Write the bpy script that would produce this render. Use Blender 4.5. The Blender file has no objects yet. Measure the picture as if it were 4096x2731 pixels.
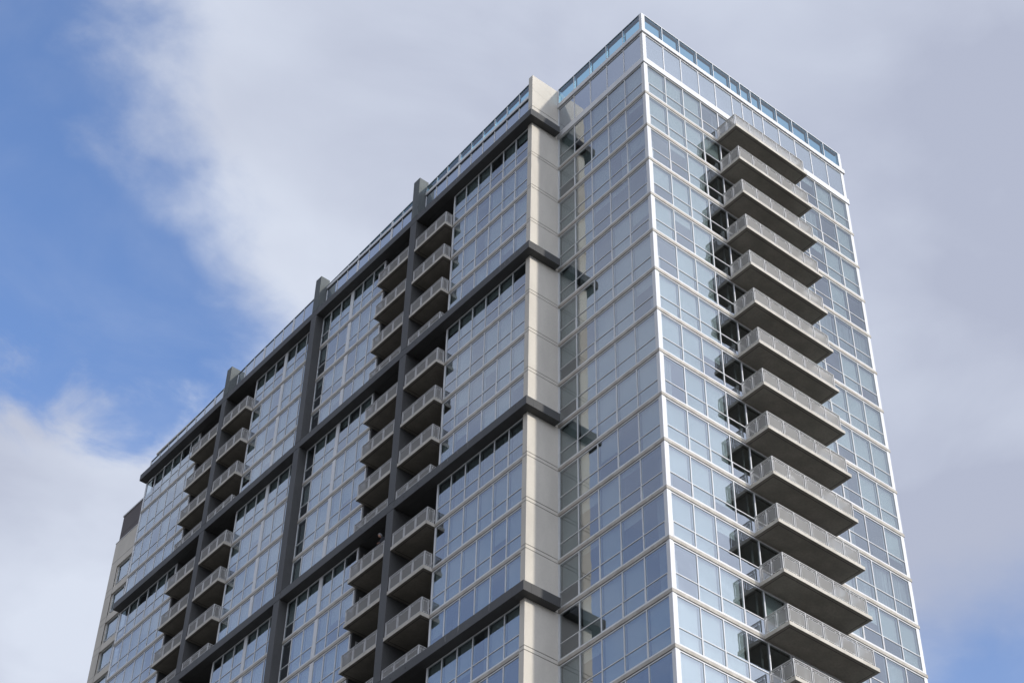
import bpy, bmesh, math, random
from mathutils import Matrix, Vector
random.seed(7)
sc = bpy.context.scene
col = sc.collection
GZ = 89.0                                   # roof terrace datum above the street

# ------------------------------------------------------------------ camera
cam_d = bpy.data.cameras.new("camera")
cam = bpy.data.objects.new("camera", cam_d); col.objects.link(cam)
r = (0.77370191, -0.63331297, 0.01732154)
u = (-0.44740935, -0.52682221, 0.72269165)
b = (-0.44856462, -0.56689773, -0.6909535)
cam.matrix_world = Matrix(((r[0], u[0], b[0], -47.1318), (r[1], u[1], b[1], -47.4207),
                           (r[2], u[2], b[2], -87.1755 + GZ), (0, 0, 0, 1)))
cam_d.sensor_width = 36; cam_d.lens = 63.0588
cam_d.clip_start = 0.1; cam_d.clip_end = 6000
sc.camera = cam

# ------------------------------------------------------------------ light
SUN_VEC = Vector((0.195, -1.0, 0.41)).normalized()
sun_d = bpy.data.lights.new("sun", 'SUN'); sun = bpy.data.objects.new("sun", sun_d); col.objects.link(sun)
sun_d.energy = 2.9; sun_d.angle = math.radians(1.6); sun_d.color = (1.0, 0.95, 0.88)
sun.rotation_euler = SUN_VEC.to_track_quat('Z', 'Y').to_euler()
sun.location = (20, -60, 150)
SUN_ELEV = math.asin(SUN_VEC.z); SUN_ROT = math.atan2(SUN_VEC.x, SUN_VEC.y)

sc.view_settings.view_transform = 'Standard'; sc.view_settings.look = 'None'
sc.view_settings.exposure = 0; sc.view_settings.gamma = 1
sc.cycles.transparent_max_bounces = 16
sc.cycles.max_bounces = 8

# ------------------------------------------------------------------ world: Nishita sky + a cloud layer in plane-projected sky directions
w = bpy.data.worlds.new("World"); sc.world = w; w.use_nodes = True
nt = w.node_tree; nt.nodes.clear()
N, L = nt.nodes, nt.links
class G:
    def __init__(s, nt): s.nt = nt
    def _in(s, node, i, v):
        if v is None: return
        if hasattr(v, 'links') or isinstance(v, bpy.types.NodeSocket): s.nt.links.new(v, node.inputs[i])
        else: node.inputs[i].default_value = v
    def m(s, op, a, b=None, c=None, clamp=False):
        n = s.nt.nodes.new('ShaderNodeMath'); n.operation = op; n.use_clamp = clamp
        s._in(n, 0, a); s._in(n, 1, b); s._in(n, 2, c); return n.outputs[0]
    def noise(s, vec, scale, detail=4, rough=.55, dist=0):
        n = s.nt.nodes.new('ShaderNodeTexNoise')
        s._in(n, 'Vector', vec); n.inputs['Scale'].default_value = scale; n.inputs['Detail'].default_value = detail
        n.inputs['Roughness'].default_value = rough; n.inputs['Distortion'].default_value = dist; return n.outputs['Fac']
    def smooth(s, v, lo, hi):
        n = s.nt.nodes.new('ShaderNodeMapRange'); n.interpolation_type = 'SMOOTHSTEP'
        s._in(n, 'Value', v); n.inputs['From Min'].default_value = lo; n.inputs['From Max'].default_value = hi; return n.outputs[0]
    def mix(s, f, a, b):
        n = s.nt.nodes.new('ShaderNodeMix'); n.data_type = 'RGBA'
        s._in(n, 0, f); s._in(n, 6, a); s._in(n, 7, b); return n.outputs[2]
g = G(nt)
tc = N.new('ShaderNodeTexCoord')
sep = N.new('ShaderNodeSeparateXYZ'); L.new(tc.outputs['Generated'], sep.inputs[0])
zc = g.m('MAXIMUM', sep.outputs[2], 0.06)
px = g.m('DIVIDE', sep.outputs[0], zc); py = g.m('DIVIDE', sep.outputs[1], zc)
cmb = N.new('ShaderNodeCombineXYZ'); L.new(px, cmb.inputs[0]); L.new(py, cmb.inputs[1])
P = cmb.outputs[0]
n1 = g.noise(P, 5.5, 9, .56, .35)                  # wispy warp
n2 = g.noise(P, 2.3, 4, .5, .2)                  # broad shading
n3 = g.noise(P, 15.0, 6, .55, .2)
warp = g.m('ADD', g.m('MULTIPLY', g.m('SUBTRACT', n1, .5), .21), g.m('MULTIPLY', g.m('SUBTRACT', n3, .5), .09))
def lin(ax, ay, c):                              # ax*px + ay*py + c
    return g.m('ADD', g.m('MULTIPLY', px, ax), g.m('MULTIPLY_ADD', py, ay, c))
d1 = g.m('ADD', lin(-.745, .666, .745 * .225 - .666 * .742 + .018), g.m('MULTIPLY', g.smooth(py, .86, .96), .055))
n4 = g.noise(P, 11.0, 8, .6, .5)
d2 = g.m('ADD', lin(-.488, -.873, .488 * .366 + .873 * 1.155 + .010), g.m('MULTIPLY', g.m('SUBTRACT', n4, .5), .20))
d3 = lin(.9, -.1, .2)
blue1 = g.smooth(g.m('ADD', g.m('MINIMUM', g.m('MINIMUM', d1, d2), d3), warp), -.06, .055)
def blob(cx, cy, rx, ry, soft):
    ex = g.m('DIVIDE', g.m('SUBTRACT', px, cx), rx); ey = g.m('DIVIDE', g.m('SUBTRACT', py, cy), ry)
    dd = g.m('SQRT', g.m('ADD', g.m('MULTIPLY', ex, ex), g.m('MULTIPLY', ey, ey)))
    return g.m('SUBTRACT', 1.0, g.smooth(g.m('ADD', dd, g.m('MULTIPLY', warp, 3.0)), 1 - soft, 1 + soft))
blue2 = g.m('MULTIPLY', blob(1.39, .87, .19, .19, .6), .85)
blue3 = g.m('MULTIPLY', blob(-1.15, 1.25, .5, .42, .8), .75)
blue4 = g.m('MULTIPLY', blob(-.45, .85, .16, .3, .8), .5)
blue5 = g.m('MULTIPLY', blob(.53, .965, .07, .05, .95), .35)
blue = g.m('MAXIMUM', g.m('MAXIMUM', g.m('MAXIMUM', blue1, blue5), blue2), g.m('MAXIMUM', blue3, blue4))
thin = g.m('MULTIPLY', g.smooth(n1, .40, .72), .25)
cloud = g.m('SUBTRACT', 1.0, g.m('MULTIPLY', blue, g.m('SUBTRACT', 1.0, g.m('MULTIPLY', thin, .5))), clamp=True)
sky = N.new('ShaderNodeTexSky'); sky.sky_type = 'NISHITA'; sky.sun_disc = False
sky.sun_elevation = SUN_ELEV; sky.sun_rotation = SUN_ROT
sky.air_density = 1.3; sky.dust_density = 0.6; sky.ozone_density = 2.5
SKY_K = 0.15
# cloud radiance, given in the same (pre-strength) units as the sky
def cc(rr, gg, bb): return (rr / SKY_K, gg / SKY_K, bb / SKY_K, 1)
tone = g.m('ADD', g.m('ADD', g.smooth(n2, .30, .72), g.m('MULTIPLY', g.m('SUBTRACT', n1, .5), 1.0)),
           g.m('SUBTRACT', g.m('MULTIPLY', blob(.47, .62, .3, .35, .95), .55), g.m('SUBTRACT', g.m('MULTIPLY', blob(.98, .55, .35, .45, .9), .6), g.m('MULTIPLY', blob(.55, 1.5, .35, .45, .9), .02))), clamp=True)
ccol = g.mix(tone, cc(.46, .50, .63), cc(.70, .755, .875))
skyblue = N.new('ShaderNodeMix'); skyblue.data_type = 'RGBA'; skyblue.blend_type = 'MULTIPLY'; skyblue.inputs[0].default_value = 1
L.new(sky.outputs[0], skyblue.inputs[6]); skyblue.inputs[7].default_value = (1.25, 1.30, 1.60, 1)
# thin bright cloud round the veiled sun, raised out of view to lift shaded faces
dt = N.new('ShaderNodeVectorMath'); dt.operation = 'DOT_PRODUCT'; L.new(tc.outputs['Generated'], dt.inputs[0]); dt.inputs[1].default_value = SUN_VEC
glow = g.m('ADD', 1.0, g.m('MULTIPLY', g.smooth(dt.outputs['Value'], .70, 1.0), 3.4))
glow = g.m('MULTIPLY', glow, g.m('ADD', 1.0, g.m('MULTIPLY', g.smooth(px, -.1, -.6), .22)))  # unseen sky towards -x also brightened, for the glass reflections
gv = N.new('ShaderNodeVectorMath'); gv.operation = 'SCALE'; L.new(ccol, gv.inputs[0]); L.new(glow, gv.inputs['Scale']); ccol = gv.outputs[0]
full = g.mix(cloud, skyblue.outputs[2], ccol)
bg = N.new('ShaderNodeBackground'); L.new(full, bg.inputs[0]); bg.inputs[1].default_value = SKY_K
wo = N.new('ShaderNodeOutputWorld'); L.new(bg.outputs[0], wo.inputs[0])

# ------------------------------------------------------------------ materials
def new_mat(name):
    m = bpy.data.materials.new(name); m.use_nodes = True
    m.node_tree.nodes.clear(); o = m.node_tree.nodes.new('ShaderNodeOutputMaterial')
    return m, G(m.node_tree), o
def pos_vec(g, sx=1, sy=1, sz=1):
    t = g.nt.nodes.new('ShaderNodeNewGeometry'); mp = g.nt.nodes.new('ShaderNodeMapping')
    g.nt.links.new(t.outputs['Position'], mp.inputs[0]); mp.inputs['Scale'].default_value = (sx, sy, sz); return mp.outputs[0]
def plain(name, c1, c2=None, rough=.7, scale=1.2, streak=.25, spec=.3, fine=0.0, lo=.3, hi=.7, metal=0):
    m, g, o = new_mat(name)
    p = g.nt.nodes.new('ShaderNodeBsdfPrincipled')
    c2 = c2 or tuple(x * .88 for x in c1)
    f = g.smooth(g.noise(pos_vec(g, scale, scale, scale * streak), 1.0, 6, .6), lo, hi)
    colr = g.mix(f, (*c1, 1), (*c2, 1))
    if fine:
        f2 = g.smooth(g.noise(pos_vec(g), 9.0, 5, .65), .35, .75)
        colr = g.mix(g.m('MULTIPLY', f2, fine), colr, (*[x * .6 for x in c1], 1))
    g.nt.links.new(colr, p.inputs['Base Color'])
    p.inputs['Roughness'].default_value = rough; p.inputs['Specular IOR Level'].default_value = spec; p.inputs['Metallic'].default_value = metal
    bn = g.nt.nodes.new('ShaderNodeBump'); bn.inputs['Strength'].default_value = .06; bn.inputs['Distance'].default_value = .006
    g.nt.links.new(g.noise(pos_vec(g), 14.0, 5, .7), bn.inputs['Height']); g.nt.links.new(bn.outputs[0], p.inputs['Normal'])
    g.nt.links.new(p.outputs[0], o.inputs[0]); return m
def glass_mat(name, refl, rcol, tint, wav=.02, base=None, rough=0.0):
    m, g, o = new_mat(name); nt = g.nt
    gl = nt.nodes.new('ShaderNodeBsdfGlossy'); gl.inputs['Color'].default_value = (*rcol, 1); gl.inputs['Roughness'].default_value = rough
    bn = nt.nodes.new('ShaderNodeBump'); bn.inputs['Strength'].default_value = wav; bn.inputs['Distance'].default_value = .25
    nt.links.new(g.noise(pos_vec(g), .9, 2, .4), bn.inputs['Height']); nt.links.new(bn.outputs[0], gl.inputs['Normal'])
    if base is None:
        tr = nt.nodes.new('ShaderNodeBsdfTransparent'); tr.inputs[0].default_value = (*tint, 1)
    else:
        tr = nt.nodes.new('ShaderNodeBsdfDiffuse')
        nt.links.new(g.mix(g.noise(pos_vec(g, .7, .7, .7), 1, 3), (*base, 1), (*[x * 1.25 for x in base], 1)), tr.inputs[0])
    fr = nt.nodes.new('ShaderNodeFresnel'); fr.inputs['IOR'].default_value = 1.5
    fac = g.m('ADD', fr.outputs[0], refl, clamp=True)
    mx = nt.nodes.new('ShaderNodeMixShader')
    nt.links.new(fac, mx.inputs[0]); nt.links.new(tr.outputs[0], mx.inputs[1]); nt.links.new(gl.outputs[0], mx.inputs[2])
    if base is None:
        geo = nt.nodes.new('ShaderNodeNewGeometry'); t2 = nt.nodes.new('ShaderNodeBsdfTransparent')
        m2 = nt.nodes.new('ShaderNodeMixShader')
        nt.links.new(geo.outputs['Backfacing'], m2.inputs[0]); nt.links.new(mx.outputs[0], m2.inputs[1]); nt.links.new(t2.outputs[0], m2.inputs[2])
        nt.links.new(m2.outputs[0], o.inputs[0])
    else: nt.links.new(mx.outputs[0], o.inputs[0])
    return m
M = {}
M['frame'] = plain('white_metal_frame', (.62, .62, .61), (.56, .56, .55), .45, .8, .4, .4)
M['concrete'] = plain('pale_concrete', (.57, .53, .455), (.50, .465, .40), .85, .7, .35, .2, .15)
M['ledge'] = plain('ledge_concrete', (.46, .43, .375), (.34, .315, .27), .85, 1.6, .6, .2, .5)
M['slab'] = plain('balcony_concrete_shade', (.255, .233, .195), (.19, .175, .147), .9, .9, 1, .2, .5)  # deck and underside: soffit shade deepened in the colour itself
M['dark'] = plain('dark_painted_concrete', (.076, .0755, .073), (.060, .0595, .058), .6, .6, .5, .3, .3)
M['worn'] = plain('worn_painted_concrete', (.085, .095, .093), (.135, .145, .135), .65, .9, .25, .3, .4, .45, .8)
M['seal'] = plain('black_joint', (.02, .02, .02), None, .8)
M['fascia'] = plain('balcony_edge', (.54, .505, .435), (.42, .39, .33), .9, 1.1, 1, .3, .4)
M['mullion_shade'] = plain('inner_frame_shade', (.05, .06, .07), None, .5)  # inner bars coloured dark for the shade on the back of the frame
M['topbar'] = plain('grey_top_rail', (.16, .185, .19), None, .5)
M['drip'] = plain('lime_streak', (.36, .36, .34), None, .9)
M['groove'] = plain('drip_groove', (.035, .032, .03), None, .9)
M['rail'] = plain('grey_powder_coat', (.50, .49, .465), (.45, .44, .42), .4, 1, 1, .5)
M['inner'] = plain('interior_paint', (.2, .2, .2), None, .9)
M['ceiling'] = plain('interior_ceiling', (.36, .35, .34), None, .9)
M['column'] = plain('interior_column', (.62, .61, .6), None, .9)
M['blind'] = plain('roller_blind', (.78, .78, .75), (.73, .73, .70), .9, .5, 1, .1)
M['curtain'] = plain('curtain_cloth', (.62, .62, .60), (.52, .52, .51), .95, 3, .1, .1)
M['brown'] = plain('brown_cladding', (.115, .10, .095), (.10, .088, .085), .8, .5, .5)
M['asphalt'] = plain('street_ground', (.13, .125, .115), (.11, .105, .098), .9, .05, 1)
M['glass'] = glass_mat('window_glass', .26, (.82, .87, .92), (.43, .495, .495))
M['spandrel'] = glass_mat('spandrel_glass', .30, (.88, .93, 1.0), None, .015, (.13, .15, .165), .02)
M['teal'] = glass_mat('parapet_glass', .06, (.9, .95, 1.0), (.33, .60, .75))
def screen_mat():
    m, g, o = new_mat('perforated_screen'); nt = g.nt
    d = nt.nodes.new('ShaderNodeBsdfDiffuse'); d.inputs[0].default_value = (.40, .39, .365, 1)
    tl = nt.nodes.new('ShaderNodeBsdfTranslucent'); tl.inputs[0].default_value = (.45, .45, .44, 1)
    t = nt.nodes.new('ShaderNodeBsdfTransparent')
    a = nt.nodes.new('ShaderNodeMixShader'); a.inputs[0].default_value = .25
    nt.links.new(d.outputs[0], a.inputs[1]); nt.links.new(tl.outputs[0], a.inputs[2])
    c = nt.nodes.new('ShaderNodeMixShader'); c.inputs[0].default_value = .50
    nt.links.new(a.outputs[0], c.inputs[1]); nt.links.new(t.outputs[0], c.inputs[2])
    nt.links.new(c.outputs[0], o.inputs[0]); return m
M['screen'] = screen_mat()

# ------------------------------------------------------------------ mesh helpers
class MB:
    """collects boxes; build() links them as ONE mesh object"""
    def __init__(s): s.v = []; s.f = []; s.mi = []; s.mats = []
    def box(s, x0, x1, y0, y1, z0, z1, mat='frame'):
        if x0 > x1: x0, x1 = x1, x0
        if y0 > y1: y0, y1 = y1, y0
        if z0 > z1: z0, z1 = z1, z0
        s.hexa([(x0, y0, z0), (x1, y0, z0), (x1, y1, z0), (x0, y1, z0), (x0, y0, z1), (x1, y0, z1), (x1, y1, z1), (x0, y1, z1)], mat)
    def hexa(s, pts, mat='frame'):
        if mat not in s.mats: s.mats.append(mat)
        k = s.mats.index(mat); n = len(s.v); s.v += pts
        for q in ((0, 3, 2, 1), (4, 5, 6, 7), (0, 1, 5, 4), (1, 2, 6, 5), (2, 3, 7, 6), (3, 0, 4, 7)):
            s.f.append(tuple(n + i for i in q)); s.mi.append(k)
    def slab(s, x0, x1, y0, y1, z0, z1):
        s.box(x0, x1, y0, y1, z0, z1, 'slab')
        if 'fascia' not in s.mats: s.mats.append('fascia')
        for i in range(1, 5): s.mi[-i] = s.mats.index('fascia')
    def poly(s, verts, faces, mat):
        if mat not in s.mats: s.mats.append(mat)
        k = s.mats.index(mat); n = len(s.v); s.v += verts
        for q in faces: s.f.append(tuple(n + i for i in q)); s.mi.append(k)
    def cyl(s, cx, cy, z0, z1, rad, mat, n=20):
        vs = [(cx + rad * math.cos(2 * math.pi * i / n), cy + rad * math.sin(2 * math.pi * i / n), z) for z in (z0, z1) for i in range(n)]
        fs = [(i, (i + 1) % n, n + (i + 1) % n, n + i) for i in range(n)] + [tuple(reversed(range(n))), tuple(range(n, 2 * n))]
        s.poly(vs, fs, mat)
    def build(s, name, parent=None, bevel=0, shift=GZ):
        me = bpy.data.meshes.new(name)
        me.from_pydata([(a, b_, c + shift) for a, b_, c in s.v], [], s.f)
        for mname in s.mats: me.materials.append(M[mname])
        for p, k in zip(me.polygons, s.mi): p.material_index = k
        me.update()
        o = bpy.data.objects.new(name, me); col.objects.link(o)
        if parent: o.parent = parent
        if bevel:
            md = o.modifiers.new('bevel', 'BEVEL'); md.width = bevel; md.segments = 2; md.limit_method = 'ANGLE'
        return o
def tag(o, label=None, cat=None, group=None, kind=None):
    if label: o['label'] = label
    if cat: o['category'] = cat
    if group: o['group'] = group
    if kind: o['kind'] = kind
    return o
def empty(name, loc=(0, 0, 0)):
    o = bpy.data.objects.new(name, None); o.location = loc; col.objects.link(o); return o
class Face:
    """facade plane: a = along the wall, d = outward, z"""
    def __init__(s, axis, at): s.axis = axis; s.at = at
    def box(s, mb, a0, a1, d0, d1, z0, z1, mat='frame'):
        if s.axis == 'y': mb.box(a0, a1, s.at - d0, s.at - d1, z0, z1, mat)
        else: mb.box(s.at - d0, s.at - d1, a0, a1, z0, z1, mat)
    def pt(s, a, d, z): return (a, s.at - d, z) if s.axis == 'y' else (s.at - d, a, z)
FR = Face('y', 0.0)         # sunlit face to the right of the corner
FS = Face('x', 0.0)         # short shaded face left of the corner
FL = Face('x', -2.05)       # long shaded block

# ------------------------------------------------------------------ setting
gm = MB(); gm.box(-3000, 3000, -3000, 3000, -GZ - .5, -GZ, 'asphalt')
tag(gm.build('ground'), kind='structure')

# ------------------------------------------------------------------ the tower
T = empty('apartment_tower', (0, 0, 0))
tag(T, 'tall glass apartment tower with a sharp corner, stacked concrete balconies and dark beams', 'building')

FLOORS = 29
sill = lambda k: -3 * k + .23       # top of the sill frame of the storey that stands on level k
head = lambda k: -3 * k - .17       # underside of the head frame hanging from level k

def wavy(mb, F, a0, a1, z0, z1, d):
    n = 28; vs = []; fs = []
    for i in range(n + 1):
        a = a0 + (a1 - a0) * i / n; dd = d + .035 * math.sin(i * 2.4 + a0) + .01 * math.sin(i * 5.1)
        vs += [F.pt(a, dd, z0), F.pt(a + .03 * math.sin(i), dd, z1)]
    for i in range(n): fs.append((2 * i, 2 * i + 2, 2 * i + 3, 2 * i + 1))
    mb.poly(vs, fs, 'curtain')

def window_band(F, edges, k, fr, gl, bl, left_post=.07, right_post=.07, mode='normal', top=None, sunny=False):
    """storey between level k-1 .. k (k = lower level index, L1 is index 0)"""
    zt = head(k - 1) if top is None else top
    zb = sill(k); tz = zt - 1.70 if top is None else -3 * (k - 1) - 1.90
    a0, a1 = edges[0][0], edges[-1][1]
    F.box(fr, a0, a1, -.12, 0, zt, zt + .06)                       # head
    F.box(fr, a0, a1, -.12, .012, zb - .085, zb)                     # sill
    for i, (e0, e1) in enumerate(edges):
        w0 = e0 + (left_post if i == 0 else .026); w1 = e1 - (right_post if i == len(edges) - 1 else .026)
        # vertical members
        F.box(fr, e0, w0, -.12, .0, zb, zt); F.box(fr, w1, e1, -.12, .0, zb, zt)
        F.box(fr, w0, w1, -.11, -.004, tz - .025, tz + .02)
        # operable lower light sits in a second, thicker frame
        if random.random() < .5:
            F.box(fr, w0, w0 + .025, -.10, .012, zb, tz - .025); F.box(fr, w0 + .025, w1, -.10, .008, zb, zb + .03)
        F.box(gl, w0, w1, -.045, -.032, tz + .02, zt, 'glass'); F.box(gl, w0, w1, -.045, -.032, zb, tz - .025, 'glass')
        if i + 1 < len(edges) and edges[i + 1][0] > e1 + .02:       # wide post
            F.box(fr, e1, edges[i + 1][0], -.12, .006, zb, zt)
        if bl is None: continue
        q = random.random()
        if F is FR and 4.6 < e0 < 11.8 and random.random() < .85: continue
        if mode == 'curtain': wavy(bl, F, e0 + .05, e1 - .05, zb + .02, zt + .05, -.26); continue
        if q < .06: wavy(bl, F, e0 + .05, e1 - (e1 - e0) * random.choice((.05, .5)), zb + .02, zt + .05, -.27); continue
        if q < .62: zz = zb + .02
        elif q < .76: zz = tz + random.uniform(-.1, .75)
        elif q < .86: zz = zt - random.uniform(.15, .6)
        else: continue
        F.box(bl, e0 + .05, e1 - .05, -.205, -.20, zz, zt + .05, 'blind')
        F.box(bl, e0 + .05, e1 - .05, -.212, -.193, zz - .025, zz, 'blind')

def pairs(xs): return [(xs[i], xs[i + 1]) for i in range(len(xs) - 1)]
E_RL = pairs([.25, 1.74, 3.2, 4.7, 6.15]); E_RM = pairs([6.15, 7.62, 8.53, 9.48, 10.4, 11.83]); E_RR = pairs([11.83, 13.28, 14.75, 16.23, 17.66])
E_S = pairs([.20, 1.76, 3.32, 4.87, 6.42, 7.93])
E_A = pairs([8.38, 9.64, 10.88, 12.14, 13.40, 14.66, 15.93])
E_B = pairs([23.42, 24.75, 25.98, 27.05]) + pairs([27.35, 28.52, 29.74, 30.72])
E_C = pairs([31.38, 32.65, 33.96, 35.1]) + pairs([35.4, 36.58, 37.89, 39.1])
E_D = pairs([46.7, 47.96, 49.25, 50.53, 51.85, 53.13, 54.42])
SEG = {  # name: face, edges, posts, first hidden storey
 'RL': (FR, E_RL, (.04, .035), 15), 'RM': (FR, E_RM, (.035, .035), 15), 'RR': (FR, E_RR, (.035, .04), 14),
 'S': (FS, E_S, (.04, .06), 14), 'A': (FL, E_A, (.05, .12), 13), 'B': (FL, E_B, (.12, .05), 11),
 'C': (FL, E_C, (.05, .12), 10), 'D': (FL, E_D, (.12, .08), 8)}
low_fr, low_gl = MB(), MB()
for nm, (F, E, posts, hid) in SEG.items():
    for k in range(1, FLOORS):
        top = -.20 if k > 0 else None
        if nm in 'ABCD' and (k - 1) % 4 == 0: top = -3 * (k - 1) - .17
        else: top = None
        if k < hid + 1:
            fr, gl, bl = MB(), MB(), MB()
            mode = 'curtain' if (nm, k) in (('RR', 11), ('RR', 5), ('A', 9)) else 'normal'
            window_band(F, E, k, fr, gl, bl, *posts, mode=mode, top=top)
            wo_ = fr.build('balcony_door' if nm == 'RM' else 'window', T)
            gl.build('glass', wo_)
            if bl.v: bl.build('blinds', wo_)
        elif k % 1 == 0:
            window_band(F, E, k, low_fr, low_gl, None, *posts, top=top)

# corner posts and far end post of the sunlit face
cp = MB()
cp.box(0.0, .25, 0.0, .20, -86, 4.88); cp.box(-.006, .11, -.006, .09, -86, 2.8)
cp.build('corner_post', T, .006)
ep = MB(); ep.box(17.66, 17.88, 0.0, .22, -86, 4.88); ep.build('corner_post', T, .006)
ip = MB(); ip.box(-.02, .06, 7.93, 7.985, -86, 4.88); ip.build('corner_post', T)
de = MB(); de.box(-2.05, -1.9, 54.42, 54.52, -86, 2.1); de.build('corner_post', T)

# floor ledges
def tower_ledge(k, mb):
    z0, z1 = -3 * k - .07, -3 * k + .13
    # L-shape, mitred so nothing overlaps
    o_, i_ = -.035, .30
    mb.poly([(o_, o_, z0), (17.93, o_, z0), (17.93, i_, z0), (i_, i_, z0), (i_, 7.97, z0), (o_, 7.97, z0),
             (o_, o_, z1), (17.93, o_, z1), (17.93, i_, z1), (i_, i_, z1), (i_, 7.97, z1), (o_, 7.97, z1)],
            [(0, 3, 2, 1), (0, 5, 4, 3), (6, 7, 8, 9), (6, 9, 10, 11), (0, 1, 7, 6), (1, 2, 8, 7), (2, 3, 9, 8), (3, 4, 10, 9), (4, 5, 11, 10), (5, 0, 6, 11)], 'ledge')
    mb.box(.03, 17.8, .03, .3, z0 - .04, z0, 'seal'); mb.box(.03, .3, .30, 7.9, z0 - .04, z0, 'seal')
def block_ledge(k, mb, segs=(E_A, E_B, E_C, E_D)):
    z0, z1 = -3 * k - .07, -3 * k + .13
    for E in segs:
        a0, a1 = E[0][0] - .02, E[-1][1] + .02
        FL.box(mb, a0, a1, -.3, .03, z0, z1, 'ledge'); FL.box(mb, a0 + .02, a1 - .02, -.3, -.03, z0 - .04, z0, 'seal')
low_l = MB()
for k in range(1, FLOORS + 1):
    mb = MB() if k <= 15 else low_l
    tower_ledge(k, mb)
    if k <= 15: mb.build('floor_ledge', T, .008)
    if k % 4:
        for E, hid in ((E_A, 13), (E_B, 11), (E_C, 10), (E_D, 8)):
            if k <= hid:
                mb = MB(); block_ledge(k, mb, (E,)); mb.build('floor_ledge', T, .008)
            else: block_ledge(k, low_l, (E,))
low_l.box(.3, 17.6, .3, 54, -87, -86.4, 'ledge'); low_l.box(-2.2, 17.9, -.1, 54.5, -89, -87, 'concrete')
low = low_fr.build('lower_storeys', T); low_gl.build('glass', low); low_l.build('floor_ledge', low)

# interior: floor plates, core, round columns behind the glass
fp = MB()
for k in range(0, FLOORS + 1):
    z = -3 * k
    fp.box(.32, 17.7, .32, 54.3, z - .10, z + .10, 'ceiling')
    for a0, a1 in ((8.4, 15.9), (23.4, 30.7), (31.5, 39.1), (46.75, 54.3)): fp.box(-1.74, .31, a0, a1, z - .10, z + .10, 'ceiling')
fp.build('floor_plate', T)
core = MB(); core.box(4.5, 13.2, 5.5, 52, -88.9, 2.9, 'inner'); core.box(17.70, 17.80, .3, 54.3, -88.9, 2.8, 'inner')
core.box(-1.6, 17.6, 54.35, 54.50, -88.9, 2.0, 'dark'); core.build('core_wall', T)
for cx, cy in ((1.0, 1.0), (16.9, 1.1), (6.2, 1.2), (11.8, 1.2), (-.9, 14.9), (-.9, 24.6), (-.9, 38.0), (-.9, 53.5)):
    c = MB(); c.cyl(cx, cy, -88, 2.7, .3, 'column'); c.build('column', T)

# dividing walls between flats
pw = MB()
for x in (5.9, 12.1): pw.box(x, x + .15, .34, 5.4, -88, -.2, 'inner')
pw.box(.34, 4.4, 3.28, 3.40, -88, -.2, 'inner')
for y in (12.1, 26.9, 35.2, 50.4): pw.box(-1.7, 4.4, y, y + .15, -88, -.2, 'inner')
pw.build('party_wall', T)

# top of the tower: white band at L1, opaque glass storey, white band, blue glass parapet
tb = MB()
tb.poly([(-.07, -.07, -.10), (17.97, -.07, -.10), (17.97, .3, -.10), (.3, .3, -.10), (.3, 7.97, -.10), (-.07, 7.97, -.10),
         (-.07, -.07, .38), (17.97, -.07, .38), (17.97, .3, .38), (.3, .3, .38), (.3, 7.97, .38), (-.07, 7.97, .38)],
        [(0, 3, 2, 1), (0, 5, 4, 3), (6, 7, 8, 9), (6, 9, 10, 11), (0, 1, 7, 6), (1, 2, 8, 7), (2, 3, 9, 8), (3, 4, 10, 9), (4, 5, 11, 10), (5, 0, 6, 11)], 'frame')
tb.box(-.02, 17.9, -.02, .2, -.115, -.10, 'seal')
tb.build('roof_band', T, .01)
tb = MB()
tb.poly([(-.09, -.09, 2.92), (17.99, -.09, 2.92), (17.99, .3, 2.92), (.3, .3, 2.92), (.3, 7.97, 2.92), (-.09, 7.97, 2.92),
         (-.09, -.09, 3.28), (17.99, -.09, 3.28), (17.99, .3, 3.28), (.3, .3, 3.28), (.3, 7.97, 3.28), (-.09, 7.97, 3.28)],
        [(0, 3, 2, 1), (0, 5, 4, 3), (6, 7, 8, 9), (6, 9, 10, 11), (0, 1, 7, 6), (1, 2, 8, 7), (2, 3, 9, 8), (3, 4, 10, 9), (4, 5, 11, 10), (5, 0, 6, 11)], 'frame')
tb.box(.0, 17.86, .0, .3, 2.86, 2.92, 'seal'); tb.box(.0, .3, .3, 7.9, 2.86, 2.92, 'seal')
tb.build('roof_band', T, .01)
def panels(F, edges, z0, z1, fr, gl, mat='spandrel', cap=True, half=.03, depth=.12):
    for i, (e0, e1) in enumerate(edges):
        w0, w1 = e0 + half, e1 - half
        F.box(fr, e0, w0, -depth, 0, z0, z1); F.box(fr, w1, e1, -depth, 0, z0, z1)
        F.box(gl, w0, w1, -.05, -.035, z0, z1, mat)
        if mat == 'teal':
            F.box(fr, e0, e0 + .06, -.30, -.125 if depth < .15 else -.165, z0, z1, 'mullion_shade'); F.box(fr, e0 + .06, e1, -.30, -.165, z1 - .05, z1 + .04, 'mullion_shade')  # bars behind the glass carry the frame's shaded back as dark colour
        if i + 1 < len(edges) and edges[i + 1][0] > e1 + .02: F.box(fr, e1, edges[i + 1][0], -depth, .005, z0, z1)
fr, gl = MB(), MB()
E_R = E_RL + E_RM + E_RR
panels(FR, E_R, .38, 2.80, fr, gl); FR.box(fr, .25, 17.66, -.1, 0, 2.80, 2.86)
panels(FS, E_S, .38, 2.80, fr, gl); FS.box(fr, .20, 7.93, -.1, 0, 2.80, 2.86)
o = fr.build('spandrel_storey', T); gl.build('glass', o)
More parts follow.
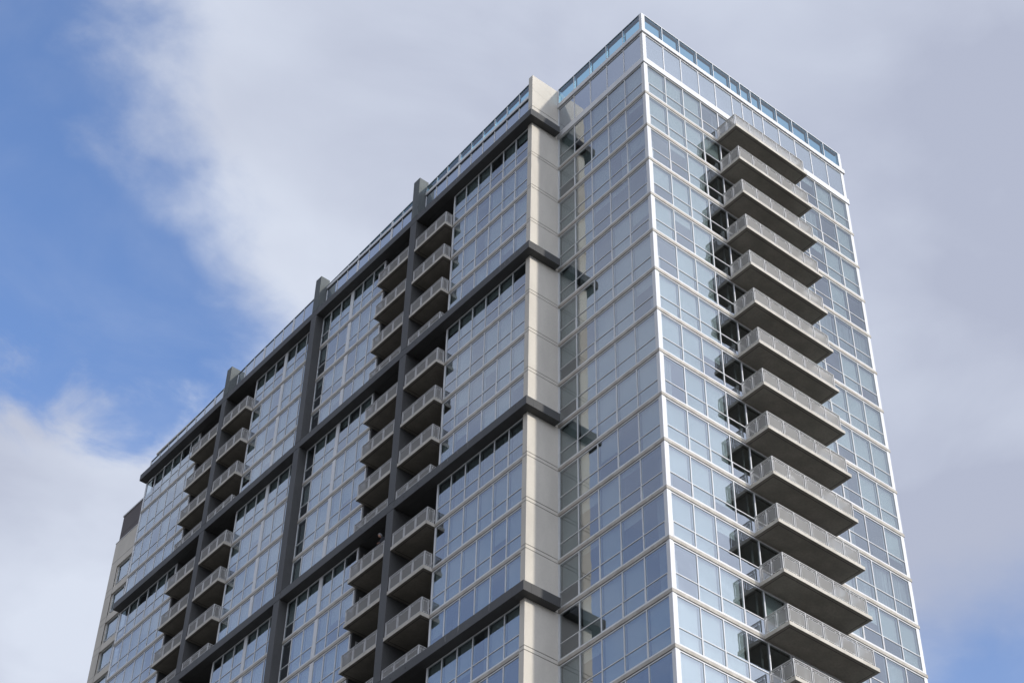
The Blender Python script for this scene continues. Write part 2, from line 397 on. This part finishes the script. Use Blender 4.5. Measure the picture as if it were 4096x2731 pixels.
# parapet of the tower
fr, gl = MB(), MB()
panels(FR, E_R, 3.28, 4.82, fr, gl, 'teal', half=.022, depth=.16); FR.box(fr, .25, 17.66, -.16, 0, 4.82, 4.88)
panels(FS, E_S, 3.28, 4.82, fr, gl, 'teal', half=.022, depth=.16); FS.box(fr, .20, 7.93, -.16, 0, 4.82, 4.88, 'topbar')
o = fr.build('glass_parapet', T); gl.build('glass', o)
rf = MB(); rf.box(.3, 17.7, .3, 54.2, 2.70, 2.85, 'concrete'); rf.build('roof', T)

# parapet of the long block: its top edge falls away towards the far end
TOPP = [(8.3, 4.27), (19, 3.68), (30.6, 3.2), (40, 2.86), (44, 2.62), (49, 2.30), (54.6, 2.08)]
def topz(y):
    for (a, za), (b_, zb_) in zip(TOPP, TOPP[1:]):
        if y <= b_: return za + (zb_ - za) * (y - a) / (b_ - a)
    return TOPP[-1][1]
P1 = [8.38, 9.40, 10.65, 11.9, 13.12, 14.35, 15.6, 16.9, 18.05, 19.2]
P2 = [19.9, 20.65, 21.85, 23.05, 24.4, 25.66, 26.96, 28.22, 29.45, 30.72]
P3 = [31.4, 32.4, 33.6, 34.9, 36.25, 37.4, 38.65, 40.0, 41.15, 42.2]
P4 = [42.85, 44.1, 45.3, 46.7, 47.96, 49.25, 50.53, 51.85, 53.13, 54.42]
WIDE = (15.6, 23.05, 26.96, 34.9, 38.65, 45.3)
fr, gl = MB(), MB()
def slope_bar(F, mb, a0, a1, d0, d1, h0, h1, mat='frame'):
    """bar that follows the falling top edge; h = offset from it"""
    for (p, q) in ((0, 0),):
        z00, z01 = topz(a0), topz(a1)
        x0, x1 = F.at - d1, F.at - d0
        mb.hexa([(x0, a0, z00 + h0), (x1, a0, z00 + h0), (x1, a1, z01 + h0), (x0, a1, z01 + h0),
                 (x0, a0, z00 + h1), (x1, a0, z00 + h1), (x1, a1, z01 + h1), (x0, a1, z01 + h1)], mat)
for li, xs in enumerate((P1, P2, P3, P4)):
    ledge = li < 2
    for e0, e1 in pairs(xs):
        h0 = .10 if e0 in WIDE else .028; h1 = .10 if e1 in WIDE else .028
        zt = 2.72 if ledge else None
        for (c0, c1) in ((e0, e0 + h0), (e1 - h1, e1)):
            if ledge:
                FL.box(fr, c0, c1, -.12, 0, .45, 2.72)
                hh = h0 if c0 == e0 else h1
                FL.box(fr, c0, c1, -.14, 0, 3.0, topz(c0) - .06)
            else: FL.box(fr, c0, c1, -.12, 0, .45, topz(c1) - .06)
        if ledge:
            FL.box(gl, e0 + h0, e1 - h1, -.05, -.035, .45, 2.72, 'spandrel')
            za, zb_ = topz(e0 + h0) - .06, topz(e1 - h1) - .06; x0, x1 = FL.at + .035, FL.at + .05
            gl.hexa([(x0, e0 + h0, 3.0), (x1, e0 + h0, 3.0), (x1, e1 - h1, 3.0), (x0, e1 - h1, 3.0), (x0, e0 + h0, za), (x1, e0 + h0, za), (x1, e1 - h1, zb_), (x0, e1 - h1, zb_)], 'teal')
        else:
            za, zb_ = topz(e0 + h0) - .06, topz(e1 - h1) - .06; x0, x1 = FL.at + .035, FL.at + .05
            gl.hexa([(x0, e0 + h0, .45), (x1, e0 + h0, .45), (x1, e1 - h1, .45), (x0, e1 - h1, .45), (x0, e0 + h0, za), (x1, e0 + h0, za), (x1, e1 - h1, zb_), (x0, e1 - h1, zb_)], 'spandrel')
        slope_bar(FL, fr, e0, e1, -.15, .01, -.06, 0.0, 'topbar'); slope_bar(FL, fr, e0, e1, -.30, -.16, -.09, -0.01, 'mullion_shade')
    if ledge:
        FL.box(fr, xs[0], xs[-1], -.3, .06, 2.76, 3.0); FL.box(fr, xs[0], xs[-1], -.3, .0, 2.72, 2.76, 'seal')
o = fr.build('glass_parapet', T); gl.build('glass', o)
# dark upstand behind the far parapet so that the roof slab is closed
ups = MB(); ups.box(-1.85, .3, 8.4, 54.2, 2.70, 2.84, 'concrete') ; ups.build('roof', T)

# dark beams of the long block, every fourth level
YE = 54.6
for j in range(0, 8):
    z = -12 * j; lo, hi = z - .08, z + .50
    bm_ = MB()
    for a0, a1 in ((8.38, 19.212), (19.888, 30.722), (31.388, 42.212), (42.858, YE)):
        bm_.box(-2.63, -2.04, a0, a1, lo, hi, 'dark')
    bm_.box(-2.63, -2.135, 7.48, 8.38, lo, hi, 'dark'); bm_.box(-2.135, -.26, 7.48, 7.975, lo, hi, 'dark')
    # underside of the recesses
    for a0, a1 in ((15.95, 19.2), (19.9, 23.3), (39.12, 42.2), (42.87, 46.6)): bm_.box(-2.03, -.50, a0, a1, lo + .01, hi - .2, 'dark')
    # weep holes
    for y in (17.0, 18.3, 21.2, 22.4, 40.2, 41.4, 44.1, 45.4): 
        bm_.poly([(-2.634, y + .035 * math.cos(t * .785), z + .2 + .05 * math.sin(t * .785)) for t in range(8)], [tuple(range(8))], 'seal')
    if j in (0, 1, 2, 3):
        rs = random.Random(j + 3)
        for _ in range(5):
            y = rs.uniform(8.3, 15) if j != 1 else 8.3 + _ * .45; zt_ = hi; zb2 = hi - rs.uniform(.2, .5); n_ = 6; wd = rs.uniform(.008, .018)
            ys_ = [y + rs.uniform(-.03, .03) for _i in range(n_ + 1)]; vs = []
            for i in range(n_ + 1): zz = zt_ + (zb2 - zt_) * i / n_; vs += [(-2.6345, ys_[i] - wd / 2, zz), (-2.6345, ys_[i] + wd / 2, zz)]
            bm_.poly(vs, [(2 * i, 2 * i + 1, 2 * i + 3, 2 * i + 2) for i in range(n_)], 'drip')
    bm_.build('beam', T, .012)
# dark piers with joint lines at each beam and floor
for y0, y1, zt in ((19.22, 19.88, 4.22), (30.73, 31.38, 3.76), (42.22, 42.85, 3.18)):
    pr_ = MB(); cuts = [zt]
    for k in range(0, 30):
        if k % 4 == 0: cuts += [-3 * k + .50, -3 * k - .08]
    cuts.append(-88.9)
    cuts.sort(reverse=True)
    for za, zb_ in zip(cuts, cuts[1:]):
        xin = -1.90 if za > .6 else -.50
        pr_.box(-2.64, xin, y0, y1, zb_ + .012, za - (0 if za == zt else .012), 'worn' if za > .6 else 'dark')
        pr_.box(-2.60, xin - .02, y0 + .02, y1 - .02, zb_ - .012, zb_ + .012, 'seal')
    pr_.build('pier', T, .015)
# pale concrete fin wall between tower and block, with paired joint lines
fw = MB(); cuts = [4.70]
gz = []
for k in range(0, 30):
    if k == 0: gz += [1.62]
    else: gz += [-3 * k + .21, -3 * k - .03]
prev = 4.70
for z in gz + [-88.9]:
    fw.box(-2.13, -.01, 7.98, 8.36, z + .017, prev, 'concrete'); fw.box(-2.115, -.02, 7.995, 8.35, z - .017, z + .017, 'groove'); prev = z - .017
rs = random.Random(2)
for (xa, za, xb, zb2, wd) in ((-2.12, 3.32, -.80, 2.98, .022), (-1.2, 4.1, -.4, 3.9, .01), (-2.1, .9, -1.2, .75, .008)):
    n_ = 16; vs = []
    for i in range(n_ + 1):
        x = xa + (xb - xa) * i / n_; zz = za + (zb2 - za) * i / n_ + rs.uniform(-.05, .05); w2 = wd * (1 - .7 * i / n_)
        vs += [(x, 7.978, zz - w2), (x, 7.978, zz + w2)]
    fw.poly(vs, [(2 * i, 2 * i + 2, 2 * i + 3, 2 * i + 1) for i in range(n_)], 'ledge')
fw.build('fin_wall', T, .008)

# recess walls behind the inset balconies
rw = MB()
for a0, a1 in ((15.95, 19.21), (19.89, 23.3), (39.12, 42.2), (42.87, 46.6)):
    rw.box(-.50, -.35, a0, a1, -88.9, 2.0, 'dark')
for y in (15.96, 39.12): rw.box(-2.0, -.51, y - .02, y + .06, -88.9, -.1, 'dark')
for y in (23.30, 46.58):
    rw.box(-2.0, -.51, y, y + .08, -88.9, -.1, 'dark')
rw.build('recess_wall', T)
for y, kk in ((23.30, 12), (46.58, 8)):
    for k in range(1, kk):
        sw = MB(); z = -3 * k
        sw.box(-1.75, -.75, y - .03, y - .002, z + .3, z + 2.45, 'rail'); 
        s_ = sw.build('side_window', T); g_ = MB(); g_.box(-1.70, -.80, y - .045, y - .032, z + .35, z + 2.4, 'glass'); g_.build('glass', s_)
# recess doors (glass sliding doors at the back of the recess)
for a0, a1, kk in ((15.95, 19.21, 14), (19.89, 23.3, 13), (39.12, 42.2, 10), (42.87, 46.6, 9)):
    for k in range(1, kk):
        z = -3 * k; f_, g_ = MB(), MB()
        m_ = (a0 + a1) / 2
        for c0, c1 in ((a0 + .3, m_), (m_, a1 - .3)):
            f_.box(-.56, -.505, c0, c0 + .06, z + .2, z + 2.5, 'rail'); f_.box(-.56, -.505, c1 - .06, c1, z + .2, z + 2.5, 'rail')
            f_.box(-.56, -.505, c0 + .06, c1 - .06, z + 2.42, z + 2.5, 'rail'); g_.box(-.54, -.52, c0 + .06, c1 - .06, z + .2, z + 2.42, 'glass')
        f_ = f_.build('balcony_door', T); g_.build('glass', f_)

# ------------------------------------------------------------------ balconies
def rail_panel(horiz, fixed, c0, c1, z0, z1):
    """framed perforated panel: thin metal border and infill"""
    mb = MB()
    def bx(a, b_, d0, d1, e, f, mat):
        if horiz == 'x': mb.box(a, b_, fixed + d0, fixed + d1, e, f, mat)
        else: mb.box(fixed + d0, fixed + d1, a, b_, e, f, mat)
    t = .022
    bx(c0, c1, -.012, .012, z1 - t, z1, 'rail'); bx(c0, c1, -.012, .012, z0, z0 + t, 'rail')
    bx(c0, c0 + t, -.012, .012, z0 + t, z1 - t, 'rail'); bx(c1 - t, c1, -.012, .012, z0 + t, z1 - t, 'rail')
    bx(c0 + t, c1 - t, -.003, .003, z0 + t, z1 - t, 'screen')
    for q in (.2, .8):                                              # clips to the rails
        c = c0 + (c1 - c0) * q
        bx(c - .02, c + .02, -.01, .01, z1, z1 + .045, 'rail'); bx(c - .02, c + .02, -.01, .01, z0 - .045, z0, 'rail')
    return mb
def balcony(kind, y0=0, y1=0, free=1, slab=True):
    """geometry around level z = 0; returns slab object with its children"""
    s = MB()
    rails = MB(); pans = []
    t = .025
    if kind == 'right':
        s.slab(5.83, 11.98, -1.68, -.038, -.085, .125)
        for a in (5.83 + .16,): 
            s.box(6.0, 11.8, -1.50, -1.47, -.088, -.084, 'groove'); s.box(6.0, 6.03, -1.47, -.1, -.088, -.084, 'groove'); s.box(11.77, 11.8, -1.47, -.1, -.088, -.084, 'groove')
        xs = [5.90, 7.07, 8.24, 9.41, 10.58, 11.74]; yf = -1.60; ys = [-1.60, -.85, -.10]
        for x in xs: rails.box(x - t, x + t, yf - t, yf + t, .125, 1.08, 'rail')
        for x in (xs[0], xs[-1]):
            for y in ys[1:]: rails.box(x - t, x + t, y - t, y + t, .125, 1.08, 'rail')
        rails.box(xs[0] - t, xs[-1] + t, yf - .03, yf + .03, 1.08, 1.115, 'rail')
        rails.box(xs[0] - .028, xs[0] + .028, yf + .03, ys[-1] + t, 1.08, 1.115, 'rail'); rails.box(xs[-1] - .028, xs[-1] + .028, yf + .03, ys[-1] + t, 1.08, 1.115, 'rail')
        for zz in (1.005, .165):
            for a, b_ in pairs(xs): rails.box(a + t, b_ - t, yf - .015, yf + .015, zz - .014, zz + .014, 'rail')
            for x in (xs[0], xs[-1]):
                for a, b_ in pairs(ys): rails.box(x - .015, x + .015, a + t, b_ - t, zz - .014, zz + .014, 'rail')
        for a, b_ in pairs(xs): pans.append(rail_panel('x', yf, a + .09, b_ - .09, .235, .93))
        for x in (xs[0], xs[-1]):
            for a, b_ in pairs(ys): pans.append(rail_panel('y', x, a + .09, b_ - .09, .235, .93))
    else:
        xf = -2.57
        if slab:
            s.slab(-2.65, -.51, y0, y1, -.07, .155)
            s.box(-2.50, -2.47, y0 + .2, y1 - .2, -.074, -.069, 'groove')
            for y in (y0 + .2, y1 - .23): s.box(-2.47, -.7, y, y + .03, -.074, -.069, 'groove')
            zb = .155
        else:
            s.box(-2.03, -.51, y0 + .02, y1 - .02, .31, .34, 'dark'); zb = .34
            if zb: s.box(-2.62, -2.045, y0 + .02, y1 - .02, .502, .51, 'dark'); zb = .51
        n = 3; ya, yb = y0 + .05, y1 - .06
        if free == 1: ys = [ya + (yb - ya) * i / n for i in range(n + 1)]      # open end at low y
        else: ys = [ya + (yb - ya) * i / n for i in range(n + 1)]
        for y in ys: rails.box(xf - t, xf + t, y - t, y + t, zb, 1.08, 'rail')
        rails.box(xf - .03, xf + .03, ys[0] - t, ys[-1] + t, 1.08, 1.115, 'rail')
        for zz in (1.005, zb + .04):
            for a, b_ in pairs(ys): rails.box(xf - .015, xf + .015, a + t, b_ - t, zz - .014, zz + .014, 'rail')
        for a, b_ in pairs(ys): pans.append(rail_panel('y', xf, a + .07, b_ - .07, max(.225, zb + .1), .945))
        ye = ys[0] if free == 1 else ys[-1]
        xs = [xf, -2.12]
        rails.box(-2.12 - t, -2.12 + t, ye - t, ye + t, zb, 1.08, 'rail')
        rails.box(xf + .03, -2.09, ye - .03, ye + .03, 1.08, 1.115, 'rail')
        for zz in (1.005, zb + .04): rails.box(xf + t, -2.12 - t, ye - .015, ye + .015, zz - .014, zz + .014, 'rail')
        pans.append(rail_panel('x', ye, xf + .075, -2.12 - .07, max(.225, zb + .1), .945))
    root = s.build('balcony', T, .015, 0)
    rails.build('railing', root, 0, 0)
    for pn in pans: pn.build('screen_panel', root, 0, 0)
    return root
def copy_balcony(src, z):
    c = src.copy(); col.objects.link(c); c.parent = T; c.location = (0, 0, z)
    for ch in src.children:
        d = ch.copy(); col.objects.link(d); d.parent = c
    return c
def place_column(src, levels):
    src.location = (0, 0, -3 * levels[0] + GZ)
    for k in levels[1:]: copy_balcony(src, -3 * k + GZ)
place_column(balcony('right'), list(range(1, 15)))
for (y0, y1, free, last) in ((15.93, 19.21, 1, 13), (19.89, 23.30, 2, 12), (39.05, 42.21, 1, 9), (42.87, 46.55, 2, 9)):
    lv = [k for k in range(1, last) if k % 4]
    place_column(balcony('left', y0, y1, free), lv)
    lv = [k for k in range(1, last + 1) if k % 4 == 0]
    place_column(balcony('left', y0, y1, free, False), lv)

# ------------------------------------------------------------------ concrete building behind
Bd = empty('concrete_building', (0, 0, 0))
tag(Bd, 'pale concrete building with a brown top storey behind the far end of the glass block', 'building')
XB = 5.9
wb = MB()
wb.box(XB + .35, XB + 16, 62, 76.25, -88.9, 10.5, 'concrete')
wb.box(XB, XB + .35, 62, 76.32, 7.55, 10.62, 'concrete')
for y0, y1 in ((75.1, 76.32), (62, 67.9)): wb.box(XB, XB + .349, y0, y1, -88.9, 7.548, 'concrete')
for j in range(0, 31):
    wb.box(XB + .004, XB + .35, 67.9, 75.1, 5.20 - 3.03 * j - .70, 5.20 - 3.03 * j, 'concrete')
    for zz in (5.2, 4.53): wb.box(XB - .003, XB + .05, 75.1, 76.323, zz - 3.03 * j - .02, zz - 3.03 * j, 'groove')
wb.box(XB - .003, XB + .05, 62, 76.323, 8.28, 8.31, 'groove')
wb.box(XB - .003, XB + .05, 75.09, 75.11, -88.9, 7.5, 'groove')
wb.build('wall', Bd)
tp = MB(); tp.box(XB + .05, XB + 15, 62, 75.95, 10.62, 13.52, 'brown'); tp.box(XB + .045, XB + .1, 62, 75.96, 11.35, 11.37, 'groove'); tp.build('top_storey', Bd)
cpn = MB(); cpn.box(XB - .02, XB + 15.1, 61.9, 76.02, 13.52, 13.68, 'rail'); cpn.build('roof_edge', Bd)
cpn = MB(); cpn.box(XB - .03, XB + 16, 61.9, 76.36, 10.62, 10.70, 'rail'); cpn.build('roof_edge', Bd)
for j in range(0, 9):
    zb_ = 5.20 - 3.03 * j; zt = zb_ + 2.33; f_, g_ = MB(), MB()
    x0, x1 = XB + .17, XB + .25
    f_.box(x0, x1, 67.9, 75.1, zt - .06, zt); f_.box(x0, x1, 67.9, 75.1, zb_, zb_ + .05); f_.box(x0, x1, 67.9, 75.1, zb_ + .42, zb_ + .49)
    for y in (67.93, 70.2, 73.1, 75.04): f_.box(x0, x1, y - .035, y + .035, zb_ + .05, zt - .06)
    for y in (69.0, 71.5, 74.05): f_.box(x0, x1, y - .03, y + .03, zb_ + .05, zb_ + .42)
    g_.box(XB + .20, XB + .215, 67.9, 75.1, zb_ + .05, zt - .06, 'glass')
    f_ = f_.build('window', Bd); g_.build('glass', f_)
    b_ = MB(); b_.box(XB + .30, XB + .31, 68, 75, zb_ + (.4 if j % 2 else 0), zt, 'blind'); b_.build('blinds', f_)

# ------------------------------------------------------------------ furniture on the balconies
M['white_plastic'] = plain('white_plastic', (.8, .8, .78), None, .4)
M['dark_cloth'] = plain('dark_cloth', (.03, .03, .035), None, .9)
M['wicker'] = plain('dark_wicker', (.09, .075, .065), (.05, .04, .035), .8, 6, 1)
def chair(name, x, y, zl, rz, label):
    e = empty(name, (x, y, zl + GZ)); e.rotation_euler = (0, 0, rz); tag(e, label, 'chair', 'balcony chairs')
    s = MB(); s.box(-.25, .25, -.25, .25, .40, .46, 'wicker'); s.build('seat', e, .02, 0)
    s = MB(); s.hexa([(-.25, .22, .46), (.25, .22, .46), (.25, .27, .46), (-.25, .27, .46), (-.24, .32, .92), (.24, .32, .92), (.24, .37, .92), (-.24, .37, .92)], 'wicker'); s.build('backrest', e, .02, 0)
    for sx in (-1, 1):
        s = MB(); s.box(sx * .25, sx * .30, -.25, .27, .62, .66, 'wicker'); s.build('armrest', e, .01, 0)
        for sy in (-1, 1):
            s = MB(); s.box(sx * .25, sx * .29, sy * .25, sy * .21, 0, .62, 'wicker'); s.build('leg', e, 0, 0)
    return e
chair('balcony_chair', 10.6, -1.05, -36 + .125, math.radians(200), 'dark wicker chair on the third lowest balcony of the sunlit face')
chair('balcony_chair', 10.4, -1.1, -39 + .125, math.radians(150), 'dark wicker chair on the second lowest balcony of the sunlit face')
M['red_cloth'] = plain('red_cloth', (.35, .05, .05), None, .9)
def cushion(e):
    s = MB(); s.box(-.22, .22, -.22, .2, .462, .53, 'red_cloth'); s.build('cushion', e, .03, 0)
cushion(chair('balcony_chair', 6.35, -1.15, -12 + .125, math.radians(80), 'dark wicker chair with a red cushion on the fourth highest balcony of the sunlit face'))
chair('balcony_chair', 6.6, -1.15, -42 + .125, math.radians(60), 'dark wicker chair on the lowest balcony at the bottom edge of the sunlit face')
e = empty('round_table', (7.6, -1.28, -30 + .125 + GZ)); tag(e, 'round white table tipped on edge behind the screen of a balcony on the sunlit face', 'table')
s = MB(); n = 28
vs = [(.42 * math.cos(2 * math.pi * i / n), yy, .43 + .42 * math.sin(2 * math.pi * i / n)) for yy in (-.015, .015) for i in range(n)]
s.poly(vs, [(i, n + i, n + (i + 1) % n, (i + 1) % n) for i in range(n)] + [tuple(range(n)), tuple(reversed(range(n, 2 * n)))], 'white_plastic'); s.build('table_top', e, 0, 0)
s = MB(); s.box(-.03, .03, .016, .6, .40, .46, 'white_plastic'); s.build('leg', e, 0, 0)
s = MB(); s.box(-.22, .22, .60, .63, .21, .65, 'white_plastic'); s.build('base', e, .02, 0)

# ------------------------------------------------------------------ the person leaning over the rail
M['skin'] = plain('skin', (.38, .22, .16), (.34, .19, .13), .6, 8, 1)
M['hood'] = plain('grey_hood', (.22, .22, .22), (.17, .17, .17), .9, 6, 1)
M['lips'] = plain('lips', (.25, .09, .08), None, .5)
M['eye'] = plain('eye_dark', (.02, .015, .012), None, .3)
def skinned(name, pts, edges, mat, parent, root=0, sub=2):
    """pts: (x, y, z, radius)"""
    me = bpy.data.meshes.new(name); me.from_pydata([p[:3] for p in pts], edges, []); o = bpy.data.objects.new(name, me); col.objects.link(o)
    md = o.modifiers.new('skin', 'SKIN'); 
    if not me.skin_vertices: me.skin_vertices.new()
    for i, p in enumerate(pts):
        rr = p[3]; me.skin_vertices[0].data[i].radius = rr if isinstance(rr, tuple) else (rr, rr); me.skin_vertices[0].data[i].use_root = (i == root)
    sb = o.modifiers.new('sub', 'SUBSURF'); sb.levels = sub; sb.render_levels = sub
    me.materials.append(M[mat]); o.parent = parent
    md.use_smooth_shade = True
    return o
pe = empty('person', (-2.12, 20.45, -27 + .155 + GZ)); tag(pe, 'person in grey hood and dark jacket leaning over a balcony rail beside the dark pier', 'person')
# local frame: -x is out over the rail, z up; rail top at z = .96, x = -.45
J = [(.02, 0, .93, .15), (-.08, 0, 1.10, .145), (-.20, .0, 1.28, .165), (-.28, .0, 1.43, .13), (-.34, .02, 1.51, .06),   # pelvis spine chest shoulders neck
     (.02, .10, .88, .10), (.05, .11, .48, .07), (.04, .12, .09, .05), (-.12, .13, .04, .04),            # leg
     (.02, -.10, .88, .10), (.07, -.11, .48, .07), (.06, -.12, .09, .05), (-.10, -.13, .04, .04),
     (-.27, .20, 1.41, .07), (-.36, .30, 1.17, .055), (-.47, .17, 1.03, .042), (-.50, .10, 1.02, .034),
     (-.27, -.20, 1.41, .07), (-.34, -.28, 1.17, .055), (-.46, -.16, 1.03, .042), (-.49, -.09, 1.02, .034)]
Eg = [(0, 1), (1, 2), (2, 3), (3, 4), (0, 5), (5, 6), (6, 7), (7, 8), (0, 9), (9, 10), (10, 11), (11, 12), (3, 13), (13, 14), (14, 15), (15, 16), (3, 17), (17, 18), (18, 19), (19, 20)]
body = skinned('body', J, Eg, 'dark_cloth', pe)
def ellipsoid(name, c, rad, mat, parent, rot=None, seg=20, cut=None):
    bm = bmesh.new(); bmesh.ops.create_uvsphere(bm, u_segments=seg, v_segments=seg // 2 + 2, radius=1)
    if cut: bmesh.ops.delete(bm, geom=[v for v in bm.verts if cut(v.co)], context='VERTS')
    Mx = Matrix.Translation(c) @ (rot or Matrix.Identity(4)) @ Matrix.Diagonal((*rad, 1)); bmesh.ops.transform(bm, matrix=Mx, verts=bm.verts)
    me = bpy.data.meshes.new(name); bm.to_mesh(me); bm.free(); me.materials.append(M[mat])
    for p in me.polygons: p.use_smooth = True
    o = bpy.data.objects.new(name, me); col.objects.link(o); o.parent = parent; return o
# head: looks out and down, a little towards +y
fwd = Vector((-.62, .30, -.72)).normalized(); side = fwd.cross(Vector((0, 0, 1))).normalized(); upv = side.cross(fwd)
Rh = Matrix((side, fwd, upv)).transposed().to_4x4()
HC = Vector((-.43, .05, 1.60))
bm = bmesh.new(); bmesh.ops.create_uvsphere(bm, u_segments=32, v_segments=24, radius=1)
for v in bm.verts:
    x, y, z = v.co
    jaw = 1 - .28 * max(0, -z) ** 1.5
    v.co = Vector((x * .078 * jaw, y * .098 * (1 - .08 * max(0, -z)), z * .122))
    if y > 0: 
        v.co.y += .026 * math.exp(-((x / .16) ** 2)) * math.exp(-(((z + .08) / .18) ** 2))          # nose
        for sx in (-.38, .38): v.co.y -= .012 * math.exp(-(((x - sx) / .18) ** 2 + ((z - .1) / .13) ** 2))  # eye sockets
        v.co.y += .008 * math.exp(-(((x) / .3) ** 2 + ((z + .85) / .2) ** 2))                        # chin
bmesh.ops.transform(bm, matrix=Matrix.Translation(HC) @ Rh, verts=bm.verts)
me = bpy.data.meshes.new('head'); bm.to_mesh(me); bm.free(); me.materials.append(M['skin'])
for p in me.polygons: p.use_smooth = True
ho = bpy.data.objects.new('head', me); col.objects.link(ho); ho.parent = pe
def hp(x, y, z): return HC + Rh.to_3x3() @ Vector((x, y, z))
for sx in (-1, 1):
    ellipsoid('eye', hp(sx * .031, .082, .012), (.011, .008, .006), 'eye', ho, Rh, 10)
    ellipsoid('ear', hp(sx * .080, -.005, -.005), (.010, .018, .030), 'skin', ho, Rh, 10)
ellipsoid('mouth', hp(0, .092, -.052), (.022, .006, .006), 'lips', ho, Rh, 10)
ellipsoid('hood', hp(0, -.025, .02), (.115, .125, .155), 'hood', pe, Rh, 28, cut=lambda c: c.y > .42 and c.z < .62 and c.z > -.95)
# hands resting on the rail, five bent fingers each
for sy, w_ in ((1, (-.50, .10, 1.02)), (-1, (-.49, -.09, 1.02))):
    px_, py_, pz_ = w_
    pts = [(px_, py_, pz_, .028), (px_ - .04, py_ - sy * .03, pz_ - .005, (.036, .016))]; ed = [(0, 1)]
    for i, ln in enumerate((.072, .08, .075, .058)):
        oy = (-.027 + .018 * i); b0 = len(pts)
        pts += [(px_ - .062, py_ - sy * .045 + oy, pz_ - .006, .010), (px_ - .062 - ln * .5, py_ - sy * .055 + oy, pz_ - .018, .009), (px_ - .062 - ln * .75, py_ - sy * .06 + oy, pz_ - .05, .008)]
        ed += [(1, b0), (b0, b0 + 1), (b0 + 1, b0 + 2)]
    b0 = len(pts); pts += [(px_ - .03, py_ - sy * .06, pz_ - .01, .011), (px_ - .05, py_ - sy * .085, pz_ - .022, .009)]; ed += [(1, b0), (b0, b0 + 1)]
    skinned('hand', pts, ed, 'skin', pe, 0, 1)
